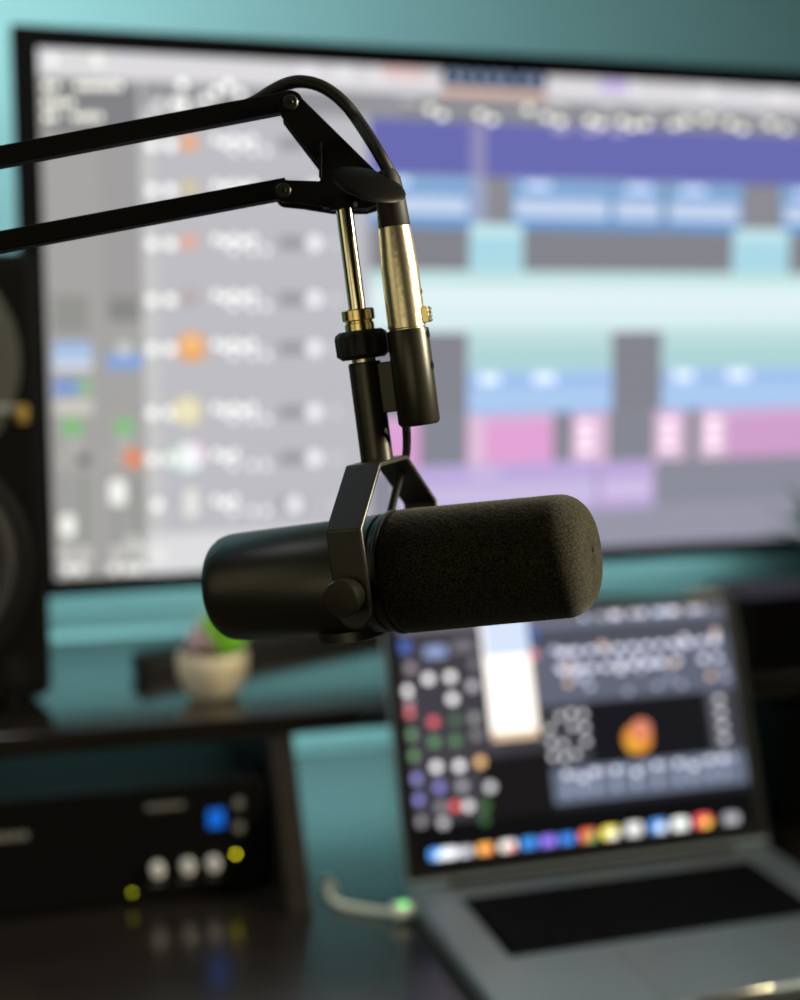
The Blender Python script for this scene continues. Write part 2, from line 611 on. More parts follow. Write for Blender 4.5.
TC(116, 459, 8, (186, 184, 182))
TC(116, 459, 5, (160, 160, 156))
TC(133, 458, 10, (230, 142, 106))
for x in (66, 84, 117, 136):
    TR(x - 3, 474, x + 3, 546, (150, 152, 150) if x in (66, 117) else (138, 146, 138), 0.002)
TR(60, 514, 75, 537, (228, 228, 220), 0.006, 1.25)
TR(109, 479, 126, 505, (228, 228, 224), 0.006, 1.25)
for x, y in ((66, 553), (84, 553), (118, 552), (132, 542), (138, 550)):
    TC(x, y, 6, (206, 206, 198), 1.3)
    TC(x, y, 3, (172, 172, 168))
for x in (68, 80, 114, 128, 139):
    TR(x - 5, 564, x + 5, 573, (226, 226, 220), 0.003, 1.4)
tvs.build('screen', M['tv_screen'], tv, Matrix.Translation((0, -0.0006, 0)))

# ================================================================ LAPTOP
LH = Vector((0.498, 1.1155, 0.7665))      # hinge line centre, on the base's top
LYAW = math.radians(1.6)
TILT = math.radians(19.3)
LW, LD = 0.359, 0.2415
lap = thing('laptop', 'open silver laptop with a black keyboard and a busy lit screen', 'laptop', (LH.x, LH.y, DZ), LYAW)
bt = LH.z - DZ
bs = MB().box(-LW / 2, LW / 2, -LD, 0.006, 0.002, bt)
bs.build('base', M['alu'], lap, bevel=0.0045, seg=3)
MB().box(-0.03, 0.03, -LD - 0.0008, -LD + 0.006, bt - 0.0045, bt + 0.0002).build('opening_notch', mat('polished_notch', (0.85, 0.84, 0.7), 0.25, 0.9, noise=0.03, scale=90), lap, bevel=0.001)
MB().box(-0.140, 0.140, -0.139, -0.026, bt + 0.00005, bt + 0.0006).build('keyboard_tray', M['well'], lap, bevel=0.0002)
kb = MB().box(-0.138, 0.138, -0.1375, -0.0275, bt + 0.0006, bt + 0.0009).build('keyboard', M['well'], lap)
kcache = {}


def key(x, y, kw, kh):
    kk = (round(kw, 4), round(kh, 4))
    if kk in kcache:
        o = kcache[kk].copy()
        COL.objects.link(o)
    else:
        o = MB().box(-kw / 2, kw / 2, -kh / 2, kh / 2, 0, 0.0014).build('key', M['key'], bevel=0.0006)
        kcache[kk] = o
    o.parent = kb
    o.location = (x, y, bt + 0.0009)
    return o


PITCHK = 0.0193
layout = [([1] * 14, 0.0095), ([1] * 13 + [1.5], 0.0163), ([1.5] + [1] * 13, 0.0163), ([1.75] + [1] * 11 + [1.75], 0.0163), ([2.3] + [1] * 10 + [2.3], 0.0163),
          ([1, 1, 1, 1.25, 5.2, 1.25, 1], 0.0163)]
yy = -0.0285
for li, (keys, kh) in enumerate(layout):
    tot = sum(keys) if li < 5 else sum(keys) + 3
    unit = 0.2745 / tot
    xx = -0.13725
    for q in keys:
        key(xx + q * unit / 2, yy - kh / 2, q * unit - 0.0028, kh)
        xx += q * unit
    if li == 5:
        for j in range(3):
            key(xx + unit * (j + 0.5), yy - kh * 0.75, unit - 0.0028, kh * 0.47)
        key(xx + unit * 1.5, yy - kh * 0.23, unit - 0.0028, kh * 0.47)
    yy -= kh + 0.0026
MB().box(-0.056, 0.056, -0.2415, -0.152, bt + 0.00005, bt + 0.0004).build('trackpad', M['pad'], lap, bevel=0.0002)
MB().lathe([(-0.14, 0.0045), (0.14, 0.0045)], 20, 'X', Matrix.Translation((0, 0.002, bt + 0.001))).build('hinge', M['plastic'], lap)
# lid: local x right, z up along the lid, front faces -y
lm = Matrix.Translation((0, 0.002, bt + 0.003)) @ Matrix.Rotation(-TILT, 4, 'X')
LHH = 0.238
MB().box(-LW / 2, LW / 2, 0.0005, 0.0065, 0.0, LHH).build('lid', M['alu'], lap, bevel=0.0025, seg=3, mtx=lm)
MB().box(-LW / 2 + 0.002, LW / 2 - 0.002, -0.0002, 0.0012, 0.0055, LHH - 0.002).build('screen_glass', mat('black_screen_border', (0.004, 0.004, 0.005), 0.3, noise=0.05, scale=90, spec=0.3), lap, bevel=0.0003, mtx=lm)
SW, SH = 0.331, 0.207
sz0 = 0.0215
lps = Screen()
lmw = Matrix.Translation((LH.x, LH.y, DZ)) @ Matrix.Rotation(LYAW, 4, 'Z') @ lm
lpi = lmw.inverted()
LN = (lmw.to_3x3() @ Vector((0, -1, 0))).normalized()
LP0 = lmw @ Vector((0, 0, 0))


def luv(px, py):
    p = lpi @ hit(px, py, LP0, LN)
    return p.x, p.z


def LR(x0, y0, x1, y1, col, r=0.0, gain=1.0):
    xm, ym = (x0 + x1) / 2, (y0 + y1) / 2
    cl = lambda v, a, b: max(a, min(b, v))
    u0, u1 = [cl(luv(x, ym)[0], -SW / 2, SW / 2) for x in (x0, x1)]
    v0, v1 = [cl(luv(xm, y)[1], sz0, sz0 + SH) for y in (y0, y1)]
    lps.rect(u0, u1, v0, v1, col, r, gain)


def LC(x, y, r, col, gain=1.0):
    LR(x - r, y - r, x + r, y + r, col, 1, gain)


lps.rect(-SW / 2, SW / 2, sz0, sz0 + SH, (34, 34, 40))


def LB(u0, u1, v0, v1, col, r=0.0, gain=1.0):
    """patch in fractions of the laptop panel, v measured from the top"""
    lps.rect(-SW / 2 + SW * u0, -SW / 2 + SW * u1, sz0 + SH * (1 - v1), sz0 + SH * (1 - v0), col, r, gain)


# menu bar, window panes
LB(0, 1, 0, 0.035, (120, 118, 128))
LB(0, 0.27, 0.035, 0.85, (66, 62, 70))
LB(0.27, 1, 0.035, 0.42, (98, 103, 120))
LB(0.27, 1, 0.09, 0.13, (62, 62, 68))
LB(0.27, 0.55, 0.40, 0.80, (58, 58, 64))
LB(0.53, 0.90, 0.40, 0.68, (20, 20, 26))
LB(0.90, 1, 0.40, 0.68, (64, 64, 74))
LB(0.40, 1, 0.68, 0.83, (108, 118, 138))
LB(0.0, 1, 0.86, 1, (8, 8, 12))
LB(0.20, 0.40, 0.60, 0.86, (22, 20, 22))
for i in range(9):
    x = 0.55 + 0.046 * i
    x += random.uniform(-0.012, 0.012)
    LB(x, x + random.choice((0.014, 0.022, 0.034)), 0.008, 0.032, random.choice([(226, 222, 236), (200, 214, 240), (190, 188, 200)]), 0.002, 1.8)
for r_ in range(2):
    for i in range(12):
        x = 0.46 + 0.044 * i
        if random.random() < 0.8:
            LB(x, x + 0.022, 0.16 + r_ * 0.08, 0.185 + r_ * 0.08, (220, 222, 240), 0.002, 1.8)
for i in range(34):
    x, y = random.uniform(0.44, 0.97), random.uniform(0.10, 0.38)
    LB(x, x + 0.020, y, y + 0.026, random.choice([(180, 184, 206), (226, 224, 236), (150, 154, 176), (150, 154, 176), (226, 190, 160)]), 0.002, 1.5)
for i in range(10):
    x = 0.42 + 0.057 * i
    x += random.uniform(-0.016, 0.016)
    LB(x, x + 0.022, 0.695 + 0.02 * (i % 3 == 1), 0.722 + 0.02 * (i % 3 == 1), (214, 218, 236), 0.003, 1.7)
    LB(x + 0.03, x + 0.044, 0.70, 0.72, (200, 206, 226), 0.003, 1.4)
    LB(x, x + 0.014, 0.75, 0.80, (150, 160, 184), 0.001, 1.3)
for i in range(4):
    for j in range(4):
        if (i * 5 + j * 3) % 4:
            LB(0.40 + 0.035 * i, 0.418 + 0.035 * i, 0.43 + 0.06 * j + 0.01 * (i % 2), 0.455 + 0.06 * j + 0.01 * (i % 2), (224, 224, 230), 0.004, 1.6)
for j in range(4):
    LB(0.93, 0.955, 0.43 + 0.06 * j, 0.455 + 0.06 * j, (214, 214, 222), 0.004, 1.5)
    LB(0.91, 0.93, 0.42, 0.66, (100, 100, 108))
# white pane at the top with a warm lower rim
LR(484, 600, 532, 740, (246, 214, 180), 0.003, 1.0)
LR(484, 600, 530, 732, (250, 246, 238), 0.003, 1.5)
LR(482, 600, 527, 656, (214, 226, 248), 0.002, 1.05)
LC(533, 655, 5, (238, 140, 160))
LR(527, 628, 536, 640, (80, 110, 190), 0.001)
LR(388, 641, 410, 654, (80, 110, 190), 0.002)
LR(424, 646, 446, 658, (150, 168, 214), 0.002)
LR(452, 640, 474, 652, (120, 116, 124), 0.002)
WB = (246, 244, 246)
for x, y, c in ((406, 691, WB), (428, 679, WB), (450, 677, WB), (472, 686, (180, 178, 184)), (452, 699, WB), (408, 713, (214, 116, 120)), (433, 722, (214, 96, 104)),
                (410, 735, (108, 150, 112)), (434, 742, (92, 140, 98)), (455, 741, (84, 130, 90)), (412, 756, (108, 150, 108)), (455, 720, (70, 104, 76)),
                (474, 718, (140, 142, 140)), (436, 767, WB), (459, 766, WB), (480, 762, (238, 190, 128)), (415, 779, (142, 142, 206)), (439, 787, (130, 128, 200)),
                (462, 786, (160, 158, 164)), (490, 787, (206, 206, 206)), (417, 800, (136, 134, 206)), (441, 807, (130, 128, 134)), (455, 806, (220, 90, 90)),
                (468, 806, (226, 222, 222)), (420, 822, (140, 136, 140)), (443, 823, (186, 184, 186)), (485, 806, (60, 100, 56)), (484, 820, (52, 88, 50)), (410, 668, (140, 130, 138)),
                (408, 702, (150, 130, 136)), (474, 664, (110, 108, 116)), (476, 735, (120, 120, 120))):
    LC(x, y, 5.0, c, 1.55)
# round orange dial on the black pane
LC(637, 739, 14.5, (236, 150, 60), 1.1)
LC(641, 729, 10, (236, 142, 112))
LC(633, 745, 8, (244, 176, 60))
LC(637, 739, 2.5, (120, 60, 40))
# dock icons
dock = [(437, 858, (90, 160, 240), (230, 240, 250)), (449, 857, (240, 244, 248), (240, 244, 248)), (465, 856, (190, 190, 200), (190, 190, 200)), (485, 853, (250, 180, 90), (250, 140, 90)),
        (508, 850, (240, 240, 235), (240, 130, 120)), (529, 847, (60, 140, 220), (60, 120, 200)), (548, 845, (130, 110, 220), (150, 120, 230)), (567, 843, (60, 120, 210), (70, 140, 220)),
        (588, 839, (240, 110, 80), (90, 190, 110)), (610, 836, (245, 230, 90), (250, 250, 250)), (634, 832, (226, 226, 222), (200, 200, 200)), (658, 829, (80, 150, 230), (235, 240, 245)),
        (680, 827, (240, 244, 240), (220, 230, 225)), (703, 824, (245, 90, 100), (250, 210, 70)), (731, 822, (150, 150, 156), (170, 170, 176))]
for x, y, c1, c2 in dock:
    LR(x - 8, y - 9, x + 8, y + 9, c1, 0.003, 1.7)
    LR(x - 1, y - 5, x + 7, y + 8, c2, 0.002, 1.7)
lps.build('screen', M['lap_screen'], lap, lm @ Matrix.Translation((0, -0.0005, 0)))

# charging cable with lit plug
PLUGP = Vector((LH.x - LW / 2 - 0.004, LH.y - 0.02, DZ + 0.0085))
cb = thing('charging_cable', 'thin white charging cable curving on the desk into the laptop side', 'cable', (0.261, 1.145, DZ))
off = Vector((0.261, 1.145, DZ))
path = smooth_path([(0.262, 1.165, DZ + 0.004), (0.258, 1.150, DZ + 0.0035), (0.264, 1.132, DZ + 0.0035), (0.282, 1.115, DZ + 0.004), (0.300, 1.100, DZ + 0.006), PLUGP + Vector((-0.006, -0.002, 0))])
MB().tube([p - off for p in path], 0.0028, 12).build('cord', M['white_cable'], cb)
MB().tube([Vector((0.262, 1.160, DZ + 0.006)) - off, Vector((0.2615, 1.178, DZ + 0.006)) - off], 0.0055, 16).build('ferrule', M['white_cable'], cb)
pg = MB().box(-0.013, 0.0035, -0.008, 0.008, -0.0045, 0.0045).build('plug', M['white_cable'], cb, bevel=0.0015, mtx=Matrix.Translation(PLUGP - off))
MB().lathe([(0, 0.0032), (0.0008, 0.0030)], 16, 'Z', Matrix.Translation((-0.004, 0, 0.0044))).build('charge_light', M['led_green'], pg)

# ================================================================ SPEAKER ON THE SHELF, LEFT
SPW, SPD, SPH = 0.25, 0.27, 0.413
toe = math.radians(13)
spm = Matrix.Translation((0.033, 1.300, SZ)) @ Matrix.Rotation(toe, 4, 'Z') @ Matrix.Translation((-SPW / 2, 0, 0))
sp = thing('studio_speaker', 'tall black studio speaker standing at the left end of the shelf', 'speaker', mtx=spm)
MB().box(-SPW / 2, SPW / 2, 0, SPD, 0.006, SPH).build('cabinet', M['cab'], sp, bevel=0.012, seg=4)
MB().lathe([(-0.0001, 0.108), (-0.006, 0.106), (-0.007, 0.100), (-0.004, 0.095), (-0.003, 0.093)], 64, 'Y',
           Matrix.Translation((0, 0, 0.140)), caps=False).build('woofer_ring', M['plastic'], sp)
MB().lathe([(-0.003, 0.094), (-0.008, 0.090), (-0.009, 0.084), (-0.004, 0.078), (-0.0018, 0.060), (-0.0012, 0.032), (-0.005, 0.028), (-0.011, 0.018), (-0.013, 0.004)], 64, 'Y',
           Matrix.Translation((0, 0, 0.140))).build('woofer_cone', M['cone'], sp)
MB().lathe([(-0.0001, 0.104), (-0.0035, 0.103), (-0.0045, 0.098), (-0.003, 0.070), (-0.0015, 0.030), (-0.001, 0.018)], 64, 'Y', Matrix.Translation((0, 0, 0.318))).build('waveguide', M['guide'], sp)
MB().lathe([(-0.001, 0.016), (-0.006, 0.012), (-0.009, 0.004)], 32, 'Y', Matrix.Translation((0, 0, 0.318))).build('tweeter', M['cone'], sp)
MB().box(0.052, 0.096, -0.0055, -0.0005, 0.272, 0.279).build('maker_badge', M['label'], sp, bevel=0.001)
MB().box(0.098, 0.108, -0.0055, -0.0005, 0.262, 0.278).build('power_badge', M['gold'], sp, bevel=0.001)
MB().lathe([(-0.002, 0.0135), (-0.003, 0.0125), (-0.001, 0.0115)], 24, 'Y', Matrix.Translation((0.090, 0, 0.035))).build('input_dial', M['plastic'], sp)
for sx in (-0.09, 0.09):
    for yy_ in (0.03, 0.24):
        MB().lathe([(0, 0.011), (0.0065, 0.012)], 20, 'Z', Matrix.Translation((sx, yy_, 0))).build('foot', M['rubber'], sp)

# ================================================================ SUCCULENT ON THE SHELF
def leaf_shape(mb, base, dirv, L, wd, th, curl=0.25):
    d = Vector(dirv).normalized()
    side = d.cross(Vector((0, 0, 1)))
    if side.length < 1e-3:
        side = Vector((1, 0, 0))
    side.normalize()
    nrm = side.cross(d).normalized()
    rings = []
    N = 9
    for i in range(N):
        t = i / (N - 1)
        wv = wd * (0.35 + 0.65 * math.sin(PI * min(1, t * 0.95 + 0.12)) ** 0.8) * (1 - t ** 5) + 0.0002
        tv_ = th * (1 - t ** 3) + 0.0002
        c = Vector(base) + d * L * t + nrm * (curl * L * t * t)
        rings.append([mb.bm.verts.new(c + side * wv * math.cos(a) + nrm * tv_ * math.sin(a)) for a in [2 * PI * k / 10 for k in range(10)]])
    for a, b in zip(rings, rings[1:]):
        for k in range(10):
            mb.bm.faces.new((a[k], a[(k + 1) % 10], b[(k + 1) % 10], b[k])).smooth = True
    mb.bm.faces.new(list(reversed(rings[0])))
    mb.bm.faces.new(rings[-1])


pt = thing('potted_succulent', 'small green succulent in a round cream pot on the shelf', 'plant', (0.177, 1.285, SZ))
MB().lathe([(0, 0.016), (0.0015, 0.020), (0.010, 0.027), (0.024, 0.0325), (0.036, 0.0335), (0.043, 0.0325), (0.045, 0.031), (0.044, 0.029), (0.037, 0.029)], 48).build('pot', M['pot'], pt)
MB().lathe([(0.036, 0.0285), (0.039, 0.018), (0.0395, 0.002)], 32).build('soil', M['soil'], pt)
for k in range(26):
    a = k * 2.39996
    e = 0.35 + 1.1 * (k / 26)
    lf = MB()
    leaf_shape(lf, (0.004 * math.cos(a) + 0.004, 0.004 * math.sin(a), 0.038), (math.cos(a) * math.cos(e), math.sin(a) * math.cos(e), math.sin(e)), 0.033 + 0.016 * (k / 26), 0.0075, 0.0030)
    lf.build('leaf', M['leaf'] if not (2.3 < a % (2 * PI) < 4.3 and k < 18) else M['tip'], pt)

# ================================================================ RACK UNIT UNDER THE SHELF
ax0, ax1 = -0.17, 0.205
ar = thing('audio_interface', 'black audio interface under the shelf with small lit knobs and buttons', 'audio interface', ((ax0 + ax1) / 2, 1.19, DZ))
hw = (ax1 - ax0) / 2
MB().box(-hw, hw, 0.002, 0.26, 0.006, 0.102).build('case', M['plastic'], ar, bevel=0.002)
MB().box(-hw - 0.002, hw + 0.002, -0.003, 0.004, 0.004, 0.104).build('front_panel', M['bezel'], ar, bevel=0.001)
cx_ = (ax0 + ax1) / 2


def fr_(x, z):
    return Matrix.Translation((x - cx_, -0.003, z - DZ))


for x, r_ in ((0.1075, 0.0058), (0.134, 0.0058), (0.1565, 0.0058)):
    k = MB().lathe([(0.0, r_), (-0.010, r_ * 0.92), (-0.011, r_ * 0.6)], 24, 'Y').build('knob', M['lit_knob'], ar, mtx=fr_(x + 0.004, 0.782))
    MB().box(-0.0005, 0.0005, -0.0113, -0.0105, 0.0, 0.005).build('knob_mark', M['plastic'], k)
MB().box(-0.0072, 0.0072, -0.0012, 0.0, -0.0085, 0.0085).build('blue_display', M['led_blue'], ar, bevel=0.0006, mtx=fr_(0.164, 0.822))
MB().lathe([(0, 0.0012), (-0.001, 0.0011)], 16, 'Y').build('yellow_light', M['led_yellow'], ar, mtx=fr_(0.181, 0.787))
MB().lathe([(0, 0.0009), (-0.001, 0.0009)], 16, 'Y').build('dim_light', M['led_olive'], ar, mtx=fr_(0.0895, 0.762))
for x, z in ((0.184, 0.834), (0.184, 0.812)):
    MB().lathe([(0, 0.0045), (-0.003, 0.004)], 20, 'Y').build('push_button', M['label'], ar, mtx=fr_(x, z))
for j in range(6):
    MB().box(-0.0025, 0.0025, -0.0005, 0.0, -0.002, 0.002).build('front_print', M['label'], ar, mtx=fr_(0.106 + j * 0.0055, 0.8375))
for j in range(5):
    MB().box(-0.003, 0.003, -0.0005, 0.0, -0.003, 0.003).build('front_print', M['label'], ar, mtx=fr_(-0.03 + j * 0.0075, 0.8235))
for j in range(3):
    MB().box(-0.006, 0.006, -0.0004, 0.0, -0.0007, 0.0007).build('knob_caption', M['label'], ar, mtx=fr_(0.112 + j * 0.0245, 0.768))
for sx in (-1, 1):
    for yv in (0.03, 0.23):
        MB().lathe([(0, 0.008), (0.007, 0.009)], 16, 'Z', Matrix.Translation((sx * (hw - 0.03), yv, 0))).build('foot', M['rubber'], ar)

# ================================================================ EQUIPMENT ON THE RIGHT
bx = thing('equipment_box', 'low black equipment box on the shelf right of the laptop', 'equipment', (0.92, 1.25, SZ))
MB().box(-0.20, 0.20, 0.0, 0.092, 0.005, 0.070).build('case', M['plastic'], bx, bevel=0.003)
MB().box(-0.202, 0.202, -0.006, 0.0, 0.004, 0.072).build('front_panel', M['bezel'], bx, bevel=0.001)
for sx in (-1, 1):
    for yv in (0.02, 0.075):
        MB().lathe([(0, 0.009), (0.006, 0.010)], 16, 'Z', Matrix.Translation((sx * 0.17, yv, 0))).build('foot', M['rubber'], bx)
bx2 = thing('power_amplifier', 'black amplifier in the dark space under the shelf beside the laptop', 'amplifier', (0.93, 1.215, DZ))
MB().box(-0.18, 0.18, 0.004, 0.28, 0.006, 0.115).build('case', M['plastic'], bx2, bevel=0.002)
MB().box(-0.184, 0.184, -0.004, 0.004, 0.004, 0.117).build('front_panel', M['bezel'], bx2, bevel=0.001)
for sx in (-1, 1):
    for yv in (0.03, 0.25):
        MB().lathe([(0, 0.009), (0.0065, 0.010)], 16, 'Z', Matrix.Translation((sx * 0.15, yv, 0))).build('foot', M['rubber'], bx2)

cup = thing('small_cup', 'small beige cup behind the upper right corner of the laptop', 'cup', (0.728, 1.300 , SZ))
cup.location.x = 0.700
MB().lathe([(0, 0.018), (0.002, 0.019), (0.064, 0.0225), (0.066, 0.0215), (0.063, 0.020), (0.006, 0.017)], 32).build('cup_body', M['pot'], cup)
MB().tube(smooth_path([(-0.019, 0, 0.052), (-0.034, 0, 0.050), (-0.036, 0, 0.028), (-0.018, 0, 0.018)]), 0.003, 10).build('handle', M['pot'], cup)

fp = thing('leafy_plant', 'dark green leafy plant in a black pot at the right edge', 'plant', (0.850, 1.295, SZ + 0.0701))
MB().lathe([(0, 0.026), (0.002, 0.028), (0.045, 0.036), (0.048, 0.036), (0.046, 0.033), (0.038, 0.033)], 32).build('pot', M['rubber'], fp)
MB().lathe([(0.036, 0.0335), (0.040, 0.02), (0.041, 0.002)], 24).build('soil', M['soil'], fp)
for k in range(24):
    a = k * 2.39996
    e = 0.30 + 1.1 * (k / 24)
    lf = MB()
    leaf_shape(lf, (0.008 * math.cos(a), 0.008 * math.sin(a), 0.038), (math.cos(a) * math.cos(e), math.sin(a) * math.cos(e), math.sin(e)), 0.078 + 0.02 * math.sin(k * 3.1), 0.013, 0.0012, -0.18)
    lf.build('leaf', M['dleaf'], fp)

# ================================================================ MICROPHONE
CY = Matrix.Rotation(YAW, 4, 'Z')                        # a frame turned with the view: x to the right, y away, z up
MIC_O = CY @ Vector((-0.0040, 0.68, -0.130)) + ORG
R_ROLL = Matrix.Rotation(-0.1285, 4, 'Y')
R_TILT = Matrix.Rotation(-0.0385, 4, 'X')
R_TURN = Matrix.Rotation(-0.3973, 4, 'Z')
MM = Matrix.Translation(MIC_O) @ CY @ R_ROLL @ R_TILT @ R_TURN
mic = thing('studio_microphone', 'black microphone with a foam windscreen hanging from its bent metal yoke', 'microphone', mtx=MM)

XR = -0.0965
prof = [(XR, 0.004), (XR, 0.0205), (XR + 0.0006, 0.0230), (XR + 0.002, 0.0252), (XR + 0.0045, 0.0268), (XR + 0.0075, 0.0275), (XR + 0.012, 0.0278),
        (-0.010, 0.0290), (-0.009, 0.0284), (-0.008, 0.0290), (-0.002, 0.0292), (-0.001, 0.0284), (0.000, 0.0292), (0.003, 0.0292), (0.004, 0.0280), (0.012, 0.0280), (0.012, 0.004)]
NOSE = Matrix.Rotation(-0.028, 4, 'Y')
MB().lathe(prof, 96, 'X').build('body', M['mic'], mic, mtx=NOSE)
# foam windscreen with a slightly uneven skin
fm = MB()
FX0, FX1, FR = 0.0048, 0.1025, 0.0304
pf = [(FX0, 0.0288), (FX0 + 0.0008, 0.0296), (FX0 + 0.003, 0.0302)]
n = 110
for i in range(1, n + 1):
    pf.append((FX0 + 0.003 + (FX1 - 0.014 - FX0 - 0.003) * i / n, FR - 0.0014 * i / n))
for i in range(1, 11):
    a = PI / 2 * i / 10
    pf.append((FX1 - 0.014 + 0.014 * math.sin(a), FR - 0.0014 - 0.014 + 0.014 * math.cos(a)))
for i in range(1, 8):
    pf.append((FX1 + 0.0006 * math.sin(PI / 2 * i / 7), (FR - 0.0154) * (1 - i / 7.2)))
fm.lathe(pf, 220, 'X')
for v in fm.bm.verts:
    r0 = math.hypot(v.co.y, v.co.z)
    nn = random.uniform(-0.00012, 0.00012)
    if r0 > 0.012:
        v.co.y *= 1 + nn / max(r0, 0.004)
        v.co.z *= 1 + nn / max(r0, 0.004)
    v.co.x += random.uniform(-0.0001, 0.0001)
foam = fm.build('foam_windscreen', M['foam'], mic, mtx=NOSE)
MB().lathe([(0.0030, 0.0302), (0.0036, 0.0306), (0.0050, 0.0306), (0.0056, 0.0300)], 96, 'X').build('collar_ring', M['mic'], mic, mtx=NOSE)
MB().lathe([(0, 0.0011), (-0.0006, 0.0009)], 16, 'Y', Matrix.Translation((-0.0045, -0.0290, -0.004))).build('body_screw', M['edge'], mic)
MB().lathe([(-0.0315, 0.016), (-0.031, 0.0175), (-0.026, 0.0175)], 48, 'Z', Matrix.Translation((-0.026, 0, 0))).build('switch_cover', M['mic'], mic)

# yoke: one bent strip
hw_, YT, ZB, ZT, YW, TK = 0.0092, 0.0172, 0.0290, 0.0560, 0.0480, 0.0024
outer = [(-YW, -0.010), (-YW, ZB), (-YT, ZT), (YT, ZT), (YW, ZB), (YW, -0.010)]
inner = [(-YW + TK, -0.010), (-YW + TK, ZB - 0.0008), (-YT + 0.0013, ZT - TK), (YT - 0.0013, ZT - TK), (YW - TK, ZB - 0.0008), (YW - TK, -0.010)]
yk = MB()
A = []
for x in (-hw_, hw_):
    A.append(([yk.bm.verts.new((x, a, b)) for a, b in outer], [yk.bm.verts.new((x, a, b)) for a, b in inner]))
for i in range(5):
    (o0, i0), (o1, i1) = A
    yk.bm.faces.new((o0[i], o0[i + 1], o1[i + 1], o1[i]))
    yk.bm.faces.new((i0[i + 1], i0[i], i1[i], i1[i + 1]))
    yk.bm.faces.new((o0[i + 1], o0[i], i0[i], i0[i + 1]))
    yk.bm.faces.new((o1[i], o1[i + 1], i1[i + 1], i1[i]))
for e in (0, 5):
    yk.bm.faces.new((A[0][0][e], A[1][0][e], A[1][1][e], A[0][1][e]))
for sy in (-1, 1):
    y0, y1 = sorted((sy * YW, sy * (YW - TK)))
    yk.lathe([(y0, hw_), (y1, hw_)], 40, 'Y', Matrix.Translation((0, 0, -0.009)))
yoke = yk.build('yoke', M['mic'], mic, bevel=0.0009, seg=3)
# pivot knobs
for sy in (-1, 1):
    pk = MB().lathe([(0.0, 0.0078), (sy * 0.0012, 0.0085), (sy * 0.0095, 0.0088), (sy * 0.0103, 0.0082), (sy * 0.0106, 0.002)], 48, 'Y', Matrix.Translation((-0.001, sy * YW, -0.0015)))
    pk.build('pivot_knob', M['tube'], mic)
    MB().lathe([(sy * 0.0270, 0.0055), (sy * (YW - TK), 0.0055)], 24, 'Y', Matrix.Translation((0, 0, -0.004))).build('pivot_shaft', M['tube'], mic)
# mount tube and hardware
MB().lathe([(ZT, 0.0080), (ZT + 0.0475, 0.0080), (ZT + 0.0482, 0.0074)], 48, 'Z').build('mount_tube', M['tube'], mic)
MB().lathe([(0.1038, 0.0060), (0.1060, 0.0060)], 40, 'Z').build('mount_washer', M['satin'], mic)
nut = MB()
nn_ = 36
rg = []
for z, rr in ((0.1058, 0.0108), (0.1070, 0.0122), (0.1078, 0.0130), (0.1166, 0.0131), (0.1182, 0.0124), (0.1195, 0.0108)):
    rg.append([nut.bm.verts.new(((rr - (0.0004 * (1 - math.cos(2 * PI * k / 9)) if 0.107 < z < 0.1185 else 0.0004)) * math.cos(2 * PI * k / 108), (rr - (0.0004 * (1 - math.cos(2 * PI * k / 9)) if 0.107 < z < 0.1185 else 0.0004)) * math.sin(2 * PI * k / 108), z)) for k in range(108)])
for a, b in zip(rg, rg[1:]):
    for k in range(108):
        nut.bm.faces.new((a[k], a[(k + 1) % 108], b[(k + 1) % 108], b[k]))
nut.bm.faces.new(rg[0])
nut.bm.faces.new(list(reversed(rg[-1])))
nut.build('locking_ring', M['rubber'], mic)
# XLR socket cylinder on its bracket
XO = 0.0247
MB().box(0.004, XO - 0.006, -0.0022, 0.0022, 0.0785, 0.1030).build('socket_bracket', M['mic'], mic, bevel=0.0006)
sk = MB().lathe([(0.0708, 0.0085), (0.0712, 0.0094), (0.0725, 0.0102), (0.1158, 0.0102), (0.1168, 0.0100), (0.1170, 0.0090)], 64, 'Z', Matrix.Translation((XO, 0, 0))).build('socket', M['tube'], mic)
for z, a in ((0.1135, 0.0), (0.0985, 0.05)):
    m_ = Matrix.Translation((XO, 0, z)) @ Matrix.Rotation(a, 4, 'Z')
    MB().lathe([(0.0096, 0.0022), (0.01035, 0.0020)], 16, 'X', m_).build('socket_hole', M['bezel'], sk)
MB().tube(smooth_path([(0.0176, 0.000, 0.0718), (0.0170, 0.001, 0.068), (0.0125, 0.010, 0.062), (0.0062, 0.021, 0.0545), (0.0, 0.024, 0.044), (-0.006, 0.018, 0.024)]), 0.0021, 14).build('signal_wire', M['rubber'], mic)

# ================================================================ BOOM ARM
def V(px, py, d):
    """point seen at a photo position, d metres along the view axis, in the arm's frame"""
    p = ORG + ray(px, py) * d
    return p


DA = 0.672
arm_root_loc = Vector((-0.62, 0.93, DZ))
arm = thing('boom_arm', 'black parallel bar boom arm reaching in from the left', 'microphone arm', arm_root_loc)
AI = Matrix.Translation(-arm_root_loc)
# local sheet frame for the plates: x to the right, z up, y away, origin at the head
HEAD = V(345, 190, DA) + _cf * 0.0088
HF = Matrix.Translation(HEAD - arm_root_loc) @ CY @ Matrix.Rotation(PITCH, 4, 'X')
S = DA / FP


def hp(px, py):
    return ((px - 345) * S, -(py - 190) * S)


def bar(p0, p1, hh, dd, y0=0.0):
    """square bar between two head-frame points"""
    a, b = Vector(p0), Vector(p1)
    d = (b - a).normalized()
    nrm = Vector((-d.y, d.x))
    return [a + nrm * hh, b + nrm * hh, b - nrm * hh, a - nrm * hh]


